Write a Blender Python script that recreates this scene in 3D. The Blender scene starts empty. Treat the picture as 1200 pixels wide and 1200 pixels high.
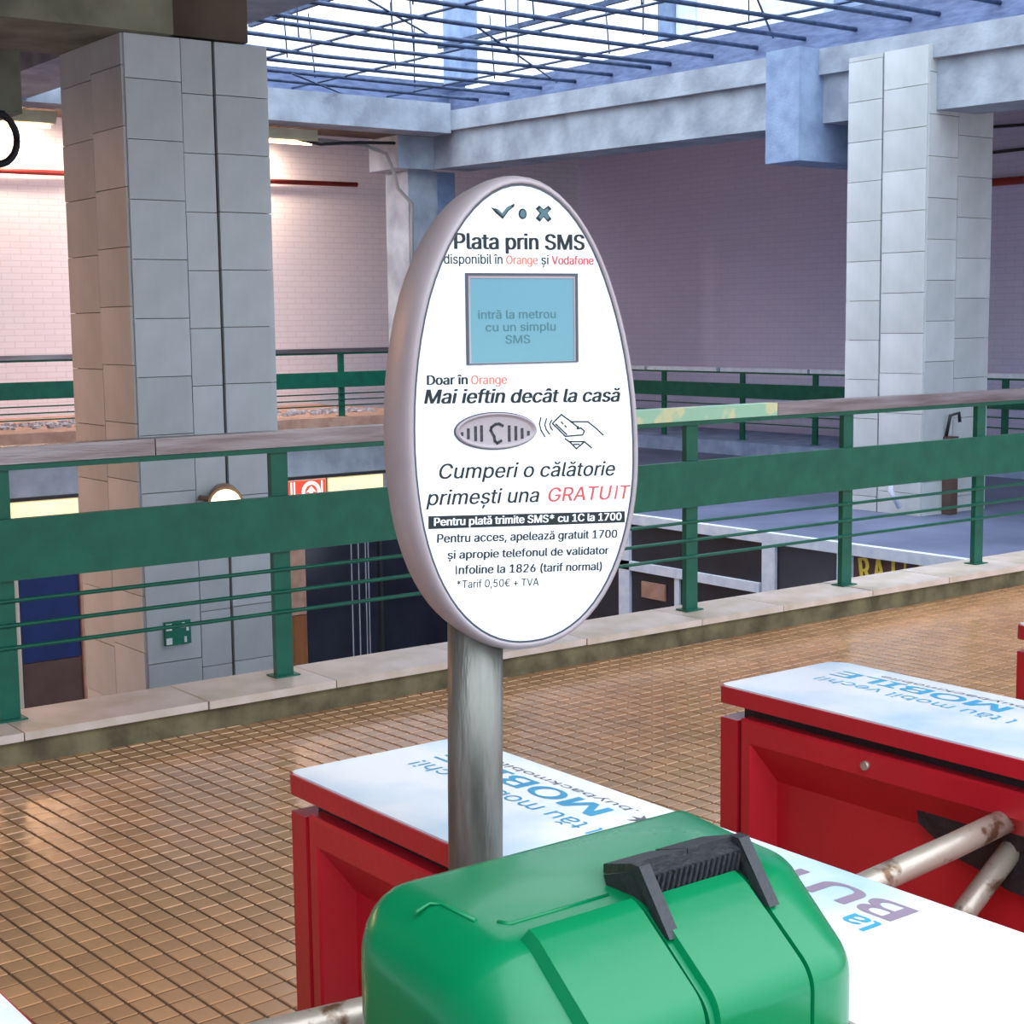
import bpy, bmesh, math, random
from mathutils import Vector, Matrix
from mathutils.geometry import delaunay_2d_cdt
random.seed(7)
S = bpy.context.scene
COL = S.collection
# ------------------------------------------------------------------ camera, world, exposure
FPX = 1850.0
cd = bpy.data.cameras.new('camera'); cam = bpy.data.objects.new('camera', cd); COL.objects.link(cam)
cd.sensor_width = 36.0; cd.lens = 36.0 * FPX / 1200.0; cd.clip_start = 0.05; cd.clip_end = 300
CAMPOS = Vector((0, 0, 1.51))
CROT = Matrix.Rotation(math.radians(-36.8699), 3, 'Z') @ Matrix.Rotation(math.radians(90 - 6.84), 3, 'X') @ Matrix.Rotation(math.radians(-0.7), 3, 'Z')
cam.matrix_world = Matrix.Translation(CAMPOS) @ CROT.to_4x4()
S.camera = cam
W = bpy.data.worlds.new('overcast_sky'); S.world = W; W.use_nodes = True
bg = W.node_tree.nodes['Background']; bg.inputs[0].default_value = (0.77, 0.88, 1.0, 1)
# overcast sky: brighter overhead than at the horizon (1 + 2 sin elevation)
wt = W.node_tree.nodes.new('ShaderNodeTexCoord'); wx = W.node_tree.nodes.new('ShaderNodeSeparateXYZ'); wm = W.node_tree.nodes.new('ShaderNodeMapRange')
wm.inputs['From Min'].default_value = 0.0; wm.inputs['From Max'].default_value = 1.0; wm.inputs['To Min'].default_value = 0.9; wm.inputs['To Max'].default_value = 2.7
W.node_tree.links.new(wt.outputs['Generated'], wx.inputs[0]); W.node_tree.links.new(wx.outputs[2], wm.inputs[0]); W.node_tree.links.new(wm.outputs[0], bg.inputs[1])
S.view_settings.view_transform = 'Standard'; S.view_settings.look = 'None'
S.view_settings.gamma = 1.0; S.view_settings.use_curve_mapping = False
S.view_settings.exposure = 1.0

# ------------------------------------------------------------------ materials
def srgb(r, g, b):
    f = lambda c: (c / 255 / 12.92) if c / 255 <= 0.04045 else ((c / 255 + 0.055) / 1.055) ** 2.4
    return (f(r), f(g), f(b), 1)
def mat(name, c1, c2=None, rough=0.6, metal=0.0, scale=4.0, bump=0.0, bscale=60.0, spec=0.5, coat=0.0, island=0.0, emit=None, estr=0.0, stretch=None, contrast=(0.35, 0.65)):
    m = bpy.data.materials.new(name); m.use_nodes = True
    nt = m.node_tree; N = nt.nodes; L = nt.links; B = N['Principled BSDF']
    B.inputs['Roughness'].default_value = rough; B.inputs['Metallic'].default_value = metal
    B.inputs['Specular IOR Level'].default_value = spec
    if coat: B.inputs['Coat Weight'].default_value = coat; B.inputs['Coat Roughness'].default_value = 0.08
    tc = N.new('ShaderNodeTexCoord'); mp = N.new('ShaderNodeMapping'); L.new(tc.outputs['Object'], mp.inputs[0])
    if stretch: mp.inputs['Scale'].default_value = stretch
    no = N.new('ShaderNodeTexNoise'); no.inputs['Scale'].default_value = scale; no.inputs['Detail'].default_value = 6
    L.new(mp.outputs[0], no.inputs['Vector'])
    cr = N.new('ShaderNodeValToRGB'); L.new(no.outputs[0], cr.inputs[0])
    c2 = c2 or tuple(min(1, x * 0.85) for x in c1[:3]) + (1,)
    cr.color_ramp.elements[0].position = contrast[0]; cr.color_ramp.elements[1].position = contrast[1]
    cr.color_ramp.elements[0].color = c2; cr.color_ramp.elements[1].color = c1
    out = cr.outputs[0]
    if island:
        g = N.new('ShaderNodeNewGeometry'); oi = N.new('ShaderNodeObjectInfo')
        ad = N.new('ShaderNodeMath'); ad.operation = 'ADD'; L.new(g.outputs['Random Per Island'], ad.inputs[0]); L.new(oi.outputs['Random'], ad.inputs[1])
        fr = N.new('ShaderNodeMath'); fr.operation = 'FRACT'; L.new(ad.outputs[0], fr.inputs[0])
        mr = N.new('ShaderNodeMapRange'); mr.inputs['To Min'].default_value = 1 - island; mr.inputs['To Max'].default_value = 1 + island
        L.new(fr.outputs[0], mr.inputs[0])
        hs = N.new('ShaderNodeHueSaturation'); L.new(out, hs.inputs['Color']); L.new(mr.outputs[0], hs.inputs['Value'])
        out = hs.outputs[0]
    L.new(out, B.inputs['Base Color'])
    if bump:
        nb = N.new('ShaderNodeTexNoise'); nb.inputs['Scale'].default_value = bscale; nb.inputs['Detail'].default_value = 4
        L.new(mp.outputs[0], nb.inputs['Vector'])
        bp = N.new('ShaderNodeBump'); bp.inputs['Strength'].default_value = bump; bp.inputs['Distance'].default_value = 0.01
        L.new(nb.outputs[0], bp.inputs['Height']); L.new(bp.outputs[0], B.inputs['Normal'])
    if emit: B.inputs['Emission Color'].default_value = emit; B.inputs['Emission Strength'].default_value = estr
    return m
M = {}
M['tile'] = mat('glazed_floor_tile', srgb(218, 162, 114), srgb(198, 144, 98), rough=0.22, scale=1.3, bump=0.12, bscale=25, island=0.13, coat=0.55)
M['tile'].node_tree.nodes['Principled BSDF'].inputs['Coat Roughness'].default_value = 0.16
M['grout'] = mat('dark_grout', srgb(96, 70, 52), srgb(120, 88, 62), rough=0.9, scale=3)
M['kerb'] = mat('grimy_kerb_concrete', srgb(128, 118, 88), srgb(84, 76, 56), rough=0.9, scale=7, bump=0.5, bscale=30)
M['marble_cap'] = mat('pinkish_marble_slab', srgb(226, 208, 200), srgb(198, 180, 160), rough=0.35, scale=5, island=0.05)
M['green'] = mat('green_enamel', srgb(14, 98, 76), srgb(10, 86, 68), rough=0.4, scale=9, bump=0.1, bscale=40, spec=0.35)
M['steel'] = mat('brushed_steel_rail', srgb(156, 148, 150), srgb(122, 108, 108), rough=0.32, metal=0.9, scale=6, stretch=(0.3, 4, 4), bump=0.1)
M['pale_green'] = mat('flaking_pale_green_paint', srgb(160, 208, 178), srgb(214, 216, 168), rough=0.4, scale=9, contrast=(0.42, 0.5))
M['conc'] = mat('painted_concrete', srgb(176, 186, 198), srgb(142, 150, 164), rough=0.85, scale=3, bump=0.6, bscale=18)
M['conc_dark'] = mat('stained_concrete', srgb(150, 150, 128), srgb(108, 108, 94), rough=0.9, scale=2.5, bump=0.6, bscale=22)
M['conc_blue'] = mat('bluish_concrete', srgb(150, 172, 204), srgb(124, 144, 180), rough=0.85, scale=5, bump=0.4)
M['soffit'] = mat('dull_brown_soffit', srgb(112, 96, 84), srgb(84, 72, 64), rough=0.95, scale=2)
M['marble'] = mat('grey_marble_cladding', srgb(204, 208, 212), srgb(178, 184, 186), rough=0.32, scale=2.2, stretch=(1, 1, 0.6), island=0.07, bump=0.03)
M['core'] = mat('brown_mortar', srgb(92, 74, 60), srgb(66, 54, 46), rough=0.95)
M['red'] = mat('red_enamel', srgb(198, 34, 48), srgb(176, 26, 40), rough=0.36, scale=3, bump=0.06, bscale=80, coat=0.2)
M['black'] = mat('black_plastic', srgb(46, 46, 50), srgb(36, 36, 40), rough=0.5, bump=0.3, bscale=120)
M['grease'] = mat('black_grease', srgb(26, 24, 28), srgb(44, 34, 36), rough=0.7, scale=20, bump=0.8)
M['arm'] = mat('worn_chrome_tube', srgb(190, 176, 160), srgb(120, 88, 66), rough=0.42, metal=0.5, scale=30, bump=0.12, bscale=60, contrast=(0.36, 0.44))
M['pole'] = mat('dull_steel_pole', srgb(132, 130, 122), srgb(100, 98, 92), rough=0.42, metal=0.6, scale=14, stretch=(3, 3, 0.5), bump=0.25, bscale=30)
M['gplas'] = mat('glossy_green_plastic', srgb(0, 126, 76), srgb(0, 117, 70), rough=0.27, scale=3, bump=0.03, bscale=60, coat=0.12, spec=0.35)
M['housing'] = mat('grey_mauve_plastic', srgb(168, 156, 160), srgb(156, 142, 144), rough=0.42, scale=8, bump=0.05)
M['face'] = mat('white_sign_face', srgb(250, 250, 252), srgb(246, 246, 248), rough=0.35, scale=3)
M['edge'] = mat('grey_gasket', srgb(70, 76, 88), rough=0.5)
M['ink'] = mat('dark_teal_ink', srgb(10, 24, 30), srgb(8, 20, 26), rough=0.6)
M['ink_orange'] = mat('orange_ink', srgb(226, 120, 96), rough=0.6)
M['ink_red'] = mat('red_ink', srgb(206, 76, 74), rough=0.6)
M['ink_white'] = mat('white_ink', srgb(248, 248, 248), rough=0.6)
M['lcd'] = mat('pale_blue_lcd', srgb(104, 152, 160), srgb(92, 138, 154), rough=0.25, scale=2, emit=srgb(120, 190, 210), estr=0.0)
M['lcd_ink'] = mat('faint_lcd_ink', srgb(66, 112, 118), rough=0.5)
M['blue_ink'] = mat('sky_blue_ink', srgb(60, 164, 206), srgb(70, 176, 216), rough=0.4)
M['mauve_ink'] = mat('mauve_ink', srgb(160, 138, 156), rough=0.4)
M['grey_ink'] = mat('grey_ink', srgb(104, 96, 104), rough=0.4)
M['sticker'] = mat('white_and_sky_sticker', srgb(252, 248, 246), srgb(178, 212, 236), rough=0.22, scale=2.6, coat=0.3, contrast=(0.36, 0.54))
M['white_frame'] = mat('white_painted_frame', srgb(232, 240, 252), srgb(212, 224, 242), rough=0.5, scale=12)
M['glass_dark'] = mat('dark_shop_glass', srgb(48, 50, 62), srgb(38, 40, 52), rough=0.12, scale=2)
M['asphalt'] = mat('dark_grey_terrazzo', srgb(106, 114, 144), srgb(84, 92, 120), rough=0.55, scale=1.4)
M['yellow'] = mat('yellow_lettering', srgb(240, 214, 84), rough=0.5)
M['brown_panel'] = mat('brown_panel', srgb(96, 72, 66), srgb(84, 62, 56), rough=0.5)
M['blue_panel'] = mat('navy_blue_panel', srgb(30, 50, 108), srgb(26, 44, 96), rough=0.45)
M['cream_panel'] = mat('cream_panel', srgb(206, 202, 184), srgb(184, 178, 160), rough=0.6, stretch=(6, 6, 0.2))
M['wood'] = mat('orange_brown_wood', srgb(150, 92, 50), srgb(120, 72, 40), rough=0.5, stretch=(4, 4, 0.4))
M['landing'] = mat('pinkish_brown_edge', srgb(188, 150, 132), srgb(164, 126, 108), rough=0.7, scale=8)
M['lightbox'] = mat('glowing_cream_lightbox', srgb(255, 226, 170), srgb(240, 190, 130), rough=0.5, scale=3, emit=srgb(255, 220, 160), estr=0.7)
M['redbox'] = mat('glowing_red_lightbox', srgb(220, 60, 44), rough=0.5, emit=srgb(226, 70, 50), estr=0.5)
M['whitebox'] = mat('glowing_white', srgb(255, 250, 245), rough=0.5, emit=srgb(255, 246, 236), estr=0.8)
M['exit_green'] = mat('exit_sign_green', srgb(16, 120, 92), rough=0.5)
M['pipe_red'] = mat('red_pipe_paint', srgb(176, 50, 44), srgb(150, 40, 38), rough=0.5)
M['cream_metal'] = mat('cream_metal_batten', srgb(224, 214, 178), srgb(206, 194, 158), rough=0.5)
M['cable'] = mat('black_cable', srgb(34, 34, 40), rough=0.5)
M['grey_cable'] = mat('grey_conduit', srgb(150, 146, 146), rough=0.5)
M['upstand'] = mat('dim_blue_concrete', srgb(112, 126, 160), srgb(88, 100, 134), rough=0.9, scale=6, stretch=(1, 1, 5))
M['mesh'] = mat('blue_grey_steel_bar', srgb(70, 90, 124), srgb(48, 62, 92), rough=0.6, metal=0.3, scale=10)
M['tube_glow'] = mat('warm_tube', srgb(255, 220, 170), emit=srgb(255, 196, 130), estr=12.0)
M['lampglow'] = mat('warm_lamp_lens', srgb(255, 244, 214), emit=srgb(255, 236, 190), estr=2.0)
M['tan'] = mat('tan_lamp_body', srgb(150, 120, 96), rough=0.5)
M['rubble'] = mat('grey_rubble', srgb(196, 196, 206), srgb(150, 148, 158), rough=0.95, scale=14)

def brick_wall_mat(name, c1, c2, cm):
    m = bpy.data.materials.new(name); m.use_nodes = True
    nt = m.node_tree; N = nt.nodes; L = nt.links; B = N['Principled BSDF']; B.inputs['Roughness'].default_value = 0.85
    tc = N.new('ShaderNodeTexCoord'); sp = N.new('ShaderNodeSeparateXYZ'); L.new(tc.outputs['Object'], sp.inputs[0])
    ad = N.new('ShaderNodeMath'); L.new(sp.outputs[0], ad.inputs[0]); L.new(sp.outputs[1], ad.inputs[1])
    cb = N.new('ShaderNodeCombineXYZ'); L.new(ad.outputs[0], cb.inputs[0]); L.new(sp.outputs[2], cb.inputs[1])
    br = N.new('ShaderNodeTexBrick'); L.new(cb.outputs[0], br.inputs['Vector'])
    br.inputs['Scale'].default_value = 1.0; br.inputs['Brick Width'].default_value = 0.25; br.inputs['Row Height'].default_value = 0.075
    br.inputs['Mortar Size'].default_value = 0.006; br.inputs['Color1'].default_value = c1; br.inputs['Color2'].default_value = c2; br.inputs['Mortar'].default_value = cm
    L.new(br.outputs[0], B.inputs['Base Color'])
    bp = N.new('ShaderNodeBump'); bp.inputs['Strength'].default_value = 0.2; bp.inputs['Distance'].default_value = 0.006; bp.invert = True
    L.new(br.outputs['Fac'], bp.inputs['Height']); L.new(bp.outputs[0], B.inputs['Normal'])
    return m
M['wall_pink'] = brick_wall_mat('pinkish_brick_wall', srgb(234, 226, 234), srgb(231, 222, 231), srgb(220, 210, 219))
M['wall_mauve'] = brick_wall_mat('mauve_brick_wall', srgb(220, 218, 248), srgb(217, 214, 245), srgb(208, 204, 236))

# ------------------------------------------------------------------ mesh helpers
def tag(o, label=None, cat=None, group=None, kind=None):
    if label: o['label'] = label
    if cat: o['category'] = cat
    if group: o['group'] = group
    if kind: o['kind'] = kind
    return o
def empty(name, loc=(0, 0, 0), label=None, cat=None, group=None, kind=None):
    o = bpy.data.objects.new(name, None); COL.objects.link(o); o.location = loc; o.empty_display_size = 0.1
    return tag(o, label, cat, group, kind)
def link_mesh(name, me, m, parent=None, loc=None):
    o = bpy.data.objects.new(name, me); COL.objects.link(o)
    if m is not None:
        me.materials.clear(); me.materials.append(m)
    if parent is not None: o.parent = parent
    if loc is not None: o.location = loc
    return o
def obj(name, bm, m, parent=None, smooth=False, bevel=0.0, segs=2, ang=35):
    if bevel > 0:
        es = [e for e in bm.edges if len(e.link_faces) == 2 and e.calc_face_angle(0) > math.radians(ang)]
        bmesh.ops.bevel(bm, geom=es, offset=bevel, segments=segs, affect='EDGES', profile=0.5, clamp_overlap=True)
    bmesh.ops.recalc_face_normals(bm, faces=bm.faces[:])
    me = bpy.data.meshes.new(name); bm.to_mesh(me); bm.free()
    if smooth: me.shade_smooth()
    # world coordinates are used for all verts; make them local to the parent
    o = link_mesh(name, me, m)
    if parent is not None:
        p = parent; off = Vector((0, 0, 0)); 
        while p is not None: off += Vector(p.location); p = p.parent
        # put the origin of the child at its own bounding box centre
        o.parent = parent
        c = center(me); me.transform(Matrix.Translation(-c)); o.location = c - off
    else:
        c = center(me, base=True); me.transform(Matrix.Translation(-c)); o.location = c
    return o
def center(me, base=False):
    xs = [v.co.x for v in me.vertices]; ys = [v.co.y for v in me.vertices]; zs = [v.co.z for v in me.vertices]
    return Vector(((min(xs) + max(xs)) / 2, (min(ys) + max(ys)) / 2, min(zs) if base else (min(zs) + max(zs)) / 2))
def box(bm, x0, x1, y0, y1, z0, z1, mtx=None):
    vs = [bm.verts.new(mtx @ Vector(p) if mtx else p) for p in ((x0, y0, z0), (x1, y0, z0), (x1, y1, z0), (x0, y1, z0), (x0, y0, z1), (x1, y0, z1), (x1, y1, z1), (x0, y1, z1))]
    for f in ((0, 3, 2, 1), (4, 5, 6, 7), (0, 1, 5, 4), (1, 2, 6, 5), (2, 3, 7, 6), (3, 0, 4, 7)):
        bm.faces.new([vs[i] for i in f])
    return vs
def bx(name, x0, x1, y0, y1, z0, z1, m, parent=None, bevel=0.0, segs=2):
    bm = bmesh.new(); box(bm, x0, x1, y0, y1, z0, z1)
    return obj(name, bm, m, parent, bevel=bevel, segs=segs)
def tube(bm, pts, r, n=12, caps=True):
    pts = [Vector(p) for p in pts]; rings = []
    prev = None
    for i, p in enumerate(pts):
        if i == 0: d = pts[1] - p
        elif i == len(pts) - 1: d = p - pts[i - 1]
        else: d = (pts[i + 1] - p).normalized() + (p - pts[i - 1]).normalized()
        d.normalize()
        if prev is None:
            a = Vector((0, 0, 1)) if abs(d.z) < 0.9 else Vector((1, 0, 0))
            s = d.cross(a).normalized()
        else:
            s = (prev - d * prev.dot(d)).normalized()
        prev = s; t = d.cross(s)
        rr = r[i] if isinstance(r, (list, tuple)) else r
        rings.append([bm.verts.new(p + (s * math.cos(k * 2 * math.pi / n) + t * math.sin(k * 2 * math.pi / n)) * rr) for k in range(n)])
    for a, b in zip(rings, rings[1:]):
        for k in range(n): bm.faces.new((a[k], a[(k + 1) % n], b[(k + 1) % n], b[k]))
    if caps: bm.faces.new(rings[0][::-1]); bm.faces.new(rings[-1])
def tb(name, pts, r, m, parent=None, n=12):
    bm = bmesh.new(); tube(bm, pts, r, n); o = obj(name, bm, m, parent, smooth=False)
    for p in o.data.polygons: p.use_smooth = len(p.vertices) == 4
    return o
def prism(bm, poly, fn, d0, d1):
    # poly: list of 2D points; fn(a,b,d)->Vector
    a = [bm.verts.new(fn(x, y, d0)) for x, y in poly]; b = [bm.verts.new(fn(x, y, d1)) for x, y in poly]
    n = len(poly); bm.faces.new(a[::-1]); bm.faces.new(b)
    for k in range(n): bm.faces.new((a[k], a[(k + 1) % n], b[(k + 1) % n], b[k]))
FONT = None
try:
    import os
    _p = os.path.join(bpy.utils.resource_path('LOCAL'), 'datafiles', 'fonts', 'Inter.woff2')
    if os.path.exists(_p): FONT = bpy.data.fonts.load(_p)      # the sans that ships inside Blender
except Exception: FONT = None
def text_mesh(body, bold=0.0, ext=0.002):
    """flat lettering: outlines of the glyphs, filled by the non-zero winding rule"""
    cu = bpy.data.curves.new('lettering', 'FONT'); cu.body = body; cu.size = 1.0; cu.resolution_u = 3; cu.fill_mode = 'NONE'
    if FONT: cu.font = FONT
    o = bpy.data.objects.new('lettering', cu); COL.objects.link(o)
    me = bpy.data.meshes.new_from_object(o.evaluated_get(bpy.context.evaluated_depsgraph_get()))
    bpy.data.objects.remove(o); bpy.data.curves.remove(cu)
    co = [(v.co.x, v.co.y) for v in me.vertices]
    nxt = {}
    for e in me.edges: nxt.setdefault(e.vertices[0], []).append(e.vertices[1]); nxt.setdefault(e.vertices[1], []).append(e.vertices[0])
    seen = set(); loops = []
    for s in range(len(co)):
        if s in seen or s not in nxt: continue
        # vertices of a contour are stored one after another: start at the lowest index and go up
        lp = [s]; seen.add(s); cur = s; n1 = [q for q in nxt[s] if q == s + 1] or nxt[s]; cur = n1[0]
        while cur not in seen:
            seen.add(cur); lp.append(cur); c_ = [q for q in nxt[cur] if q not in seen]
            if not c_: break
            cur = c_[0]
        if len(lp) > 2: loops.append(lp)
    V = []; E = []; LB = []
    for lp in loops:
        b = len(V); pts = [co[q] for q in lp]; V += [Vector(p) for p in pts]; E += [(b + k, b + (k + 1) % len(pts)) for k in range(len(pts))]
        LB.append((pts, min(p[0] for p in pts), max(p[0] for p in pts), min(p[1] for p in pts), max(p[1] for p in pts)))
    ov, oe, of, _, _, _ = delaunay_2d_cdt(V, E, [], 0, 1e-6)
    faces = []
    for f in of:
        x = sum(ov[q][0] for q in f) / len(f); y = sum(ov[q][1] for q in f) / len(f); w = 0
        for pts, xa, xb, ya, yb in LB:
            if not (xa < x < xb and ya < y < yb): continue
            for k in range(len(pts)):
                (ax, ay), (bx_, by) = pts[k - 1], pts[k]
                if ay <= y < by or by <= y < ay:
                    if ax + (y - ay) / (by - ay) * (bx_ - ax) > x: w += 1 if by > ay else -1
        if w: faces.append(tuple(f))
    used = sorted({q for f in faces for q in f}); ix = {q: k for k, q in enumerate(used)}
    bpy.data.meshes.remove(me)
    me = bpy.data.meshes.new('lettering'); me.from_pydata([(ov[q][0], ov[q][1], 0.0) for q in used], [], [[ix[q] for q in f] for f in faces])
    return me
_cap = []
def capheight():
    if not _cap:
        m_ = text_mesh('H'); ys = [v.co.y for v in m_.vertices]; _cap.append(max(ys) - min(ys)); bpy.data.meshes.remove(m_)
    return _cap[0]
def lettering(body, x0, x1, base, cap, mtx, m, parent, bold=0.0, shear=0.0, rot=0.0, th=0.0006, name='lettering', refcap=0.729):
    """text fitted between x0 and x1, cap height cap, standing on base, in the plane of mtx"""
    me = text_mesh(body, bold)
    if bold > 0.003:
        bmj = bmesh.new()
        for q in (-1, -0.33, 0.33, 1):
            m2 = me.copy(); m2.transform(Matrix.Translation((q * bold * 0.8, 0, q * 0.00002))); bmj.from_mesh(m2); bpy.data.meshes.remove(m2)
        bmj.to_mesh(me); bmj.free()
    xs = [v.co.x for v in me.vertices]; a, b = min(xs), max(xs)
    sx = (x1 - x0) / (b - a); sy = cap / capheight()
    for v in me.vertices:
        y = v.co.y * sy; x = (v.co.x - a) * sx + y * shear; z = th + v.co.z
        c, s = math.cos(rot), math.sin(rot)
        v.co = Vector((x0 + x * c - y * s, base + x * s + y * c, z))
    me.transform(mtx)
    off = world_off(parent); c = center(me); me.transform(Matrix.Translation(-c))
    return link_mesh(name, me, m, parent, c - off)
def world_off(p):
    off = Vector((0, 0, 0))
    while p is not None: off += Vector(p.location); p = p.parent
    return off
def proj(p):
    q = CROT.transposed() @ (Vector(p) - CAMPOS)
    if q.z > -0.05: return None
    return (600 + FPX * q.x / -q.z, 600 - FPX * q.y / -q.z, -q.z)
def copy_tree(o, parent=None, loc=None):
    c = o.copy(); COL.objects.link(c); c.parent = parent
    if loc is not None: c.location = loc
    for ch in list(o.children): copy_tree(ch, c)
    return c

# ================================================================== SETTING
# platform floor with tiles
fl = empty('floor', (4, 2, 0), kind='structure')
bx('screed', -10, 18, -8, 5.62, -0.35, -0.003, M['grout'], fl)
TP, TG, TH = 0.0668, 0.0065, math.radians(3.0)
cT, sT = math.cos(TH), math.sin(TH)
def tile_mesh(bm, cx, cy, dz):
    h = (TP - TG) / 2
    lo = []; hi = []
    for sx, sy in ((-1, -1), (1, -1), (1, 1), (-1, 1)):
        for k, (rr, zz) in enumerate(((h, -0.006), (h - 0.002, dz))):
            x = cx + sx * rr; y = cy + sy * rr
            (lo if k == 0 else hi).append(bm.verts.new((x * cT - y * sT, x * sT + y * cT, zz)))
    bm.faces.new(hi)
    for k in range(4): bm.faces.new((lo[k], lo[(k + 1) % 4], hi[(k + 1) % 4], hi[k]))
cands = []
for i in range(-90, 190):
    for j in range(-8, 92):
        cx, cy = i * TP, j * TP; x = cx * cT - cy * sT; y = cx * sT + cy * cT
        if y > 5.37 or x > 11.8 or x < -4.5 or y < -0.2: continue
        q = proj((x, y, 0))
        if q is None: q = (9999, 9999, 50)
        # where the turnstiles, the sign and the case stand in front of it
        seen = 0 <= q[0] <= 1200 and q[1] <= 1200 and not (q[0] > 345 and q[1] > 865 + max(0, 530 - q[0]) * 0.19 and not (q[0] < 845 and q[1] < 885 + (q[0] - 590) * 0.3 and q[0] > 600)) and not (q[0] > 850 and q[1] > 770)
        cands.append((0 if seen else 1, q[2], cx, cy))
cands.sort()
one = bmesh.new(); tile_mesh(one, 0, 0, 0.0)
tme = bpy.data.meshes.new('floor_tile'); one.to_mesh(tme); one.free(); tme.materials.append(M['tile'])
for k, (s, d, cx, cy) in enumerate(cands[:300]):
    o = bpy.data.objects.new('floor_tile', tme); COL.objects.link(o); o.parent = fl
    x = cx * cT - cy * sT; y = cx * sT + cy * cT
    o.location = Vector((x, y, random.uniform(-0.0006, 0.0004))) - Vector(fl.location)
rest = bmesh.new()
for s, d, cx, cy in cands[300:]: tile_mesh(rest, cx, cy, random.uniform(-0.0006, 0.0004))
tag(obj('floor_tiles', rest, M['tile'], fl), 'small square tan tiles receding across the floor', kind='stuff')

# kerb with marble slabs
kb = empty('trim_1', (4, 5.45, 0), kind='structure')
bx('kerb_upstand', -6, 16, 5.33, 5.62, -0.003, 0.088, M['kerb'], kb)
x = -1.3; k = 0
while x < 13:
    w = [0.62, 0.7, 0.55, 0.66][k % 4]
    bx('marble_slab', x, x + w - 0.006, 5.295 + random.uniform(-.003, .003), 5.64, 0.09, 0.12 + random.uniform(-.002, .001), M['marble_cap'], kb, bevel=0.003, segs=1)
    x += w; k += 1
# edge of our slab towards the lower hall and the lower floor
tag(bx('slab_edge', -10, 18, 5.62, 5.70, -0.5, 0.04, M['conc']), kind='structure')
tag(bx('lower_floor', -10, 18, 5.0, 17.0, -3.45, -3.3, M['asphalt']), kind='structure')
tag(bx('lower_wall_right', 15.6, 15.8, 5.4, 19.0, -3.3, -0.45, M['conc']), kind='structure')
tag(bx('lower_wall_near', -10, 9.1, 5.3, 5.4, -3.3, -0.35, M['conc']), kind='structure')
# far-side floor at the right
fo = empty('far_floor', (12, 10, -0.45), kind='structure')
bx('floor_slab', 9.1, 18, 5.71, 12.0, -0.45, -0.17, M['asphalt'], fo)
bx('floor_slab', 11.3, 18, 12.0, 19.0, -0.45, -0.17, M['asphalt'], fo)
tag(bx('far_floor_step', 14.05, 15.6, 5.71, 19.0, -0.17, 0.0, M['conc_blue']), kind='structure')
# far landing at the left
ld = empty('landing', (4, 16.2, -0.25), kind='structure')
bx('landing_slab', -9, 10.95, 16.25, 19, -0.25, 0.24, M['conc'], ld)
bx('landing_edge', -9, 10.95, 16.1, 19, 0.24, 0.43, M['landing'], ld)
bm = bmesh.new()
for i in range(420):
    u = random.uniform(4.5, 10.6); s = random.uniform(0.012, 0.035)
    box(bm, -s, s, -s, s, 0, s * 1.1, Matrix.Translation((u, random.uniform(16.7, 17.6), 0.43)) @ Matrix.Rotation(random.random() * 3, 4, 'Z') @ Matrix.Rotation(random.uniform(-.3, .3), 4, 'X'))
tag(obj('rubble', bm, M['rubble']), 'strip of loose grey rubble lying on the far landing behind the railing', 'rubble', kind='stuff')

# walls
tag(bx('wall_far', -10, 15.7, 19.0, 19.3, -3.3, 4.6, M['wall_pink']), kind='structure')
tag(bx('wall_right', 15.6, 15.9, -2, 19.0, -0.4, 4.6, M['wall_mauve']), kind='structure')
tag(bx('wall_left', -10.3, -10, -4, 19.3, -3.3, 4.6, M['wall_pink']), kind='structure')
# ceiling: slabs round the skylight opening
ce = empty('ceiling', (5, 10, 4.1), kind='structure')
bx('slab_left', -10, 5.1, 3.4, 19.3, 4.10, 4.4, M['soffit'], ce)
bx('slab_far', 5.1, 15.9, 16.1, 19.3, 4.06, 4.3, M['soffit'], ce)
bx('added_slab_near', -10, 15.9, 0.4, 3.4, 4.10, 4.4, M['soffit'], ce)  # out-of-view slab added to hold sky light off the near side
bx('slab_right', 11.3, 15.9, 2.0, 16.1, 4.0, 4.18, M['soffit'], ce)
# beams of the opening
tag(bx('edge_beam_left', 5.12, 5.75, 3.4, 15.5, 3.75, 4.1, M['conc']), kind='structure')
tag(bx('edge_beam_far', 5.12, 10.8, 15.5, 15.9, 3.72, 4.06, M['conc']), kind='structure')
def sloped(name, x0, x1, y0, y1, z0, z1, m, slope=0.018, ref=15.5):
    bm = bmesh.new(); vs = box(bm, x0, x1, y0, y1, z0, z1)
    for v in vs: v.co.z -= slope * (ref - v.co.y)
    return tag(obj(name, bm, m), kind='structure')
sloped('edge_beam_right', 10.8, 11.3, 3.0, 15.9, 3.755, 3.98, M['conc'])
sloped('lower_beam_right', 10.86, 11.4, 3.0, 16.0, 3.34, 3.755, M['conc'])
tag(bx('corner_haunch', 10.35, 10.86, 15.95, 16.6, 3.34, 3.72, M['conc'], bevel=0.02), kind='structure')
tag(bx('upstand_far', 5.7, 11.3, 15.9, 16.1, 4.06, 4.36, M['upstand']), kind='structure')
tag(bx('upstand_right', 11.05, 11.25, 3.0, 15.9, 3.7, 4.24, M['upstand']), kind='structure')
# cross beam over the left pillar
tag(bx('cross_beam_left', -10, 3.98, 8.42, 9.4, 3.14, 4.1, M['conc_dark'], bevel=0.015), kind='structure')
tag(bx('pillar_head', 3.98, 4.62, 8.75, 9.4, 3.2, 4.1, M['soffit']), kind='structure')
tag(bx('beam_stub_left', 3.0, 4.39, 11.95, 12.6, 3.12, 4.1, M['conc_dark'], bevel=0.01), kind='structure')
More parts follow.
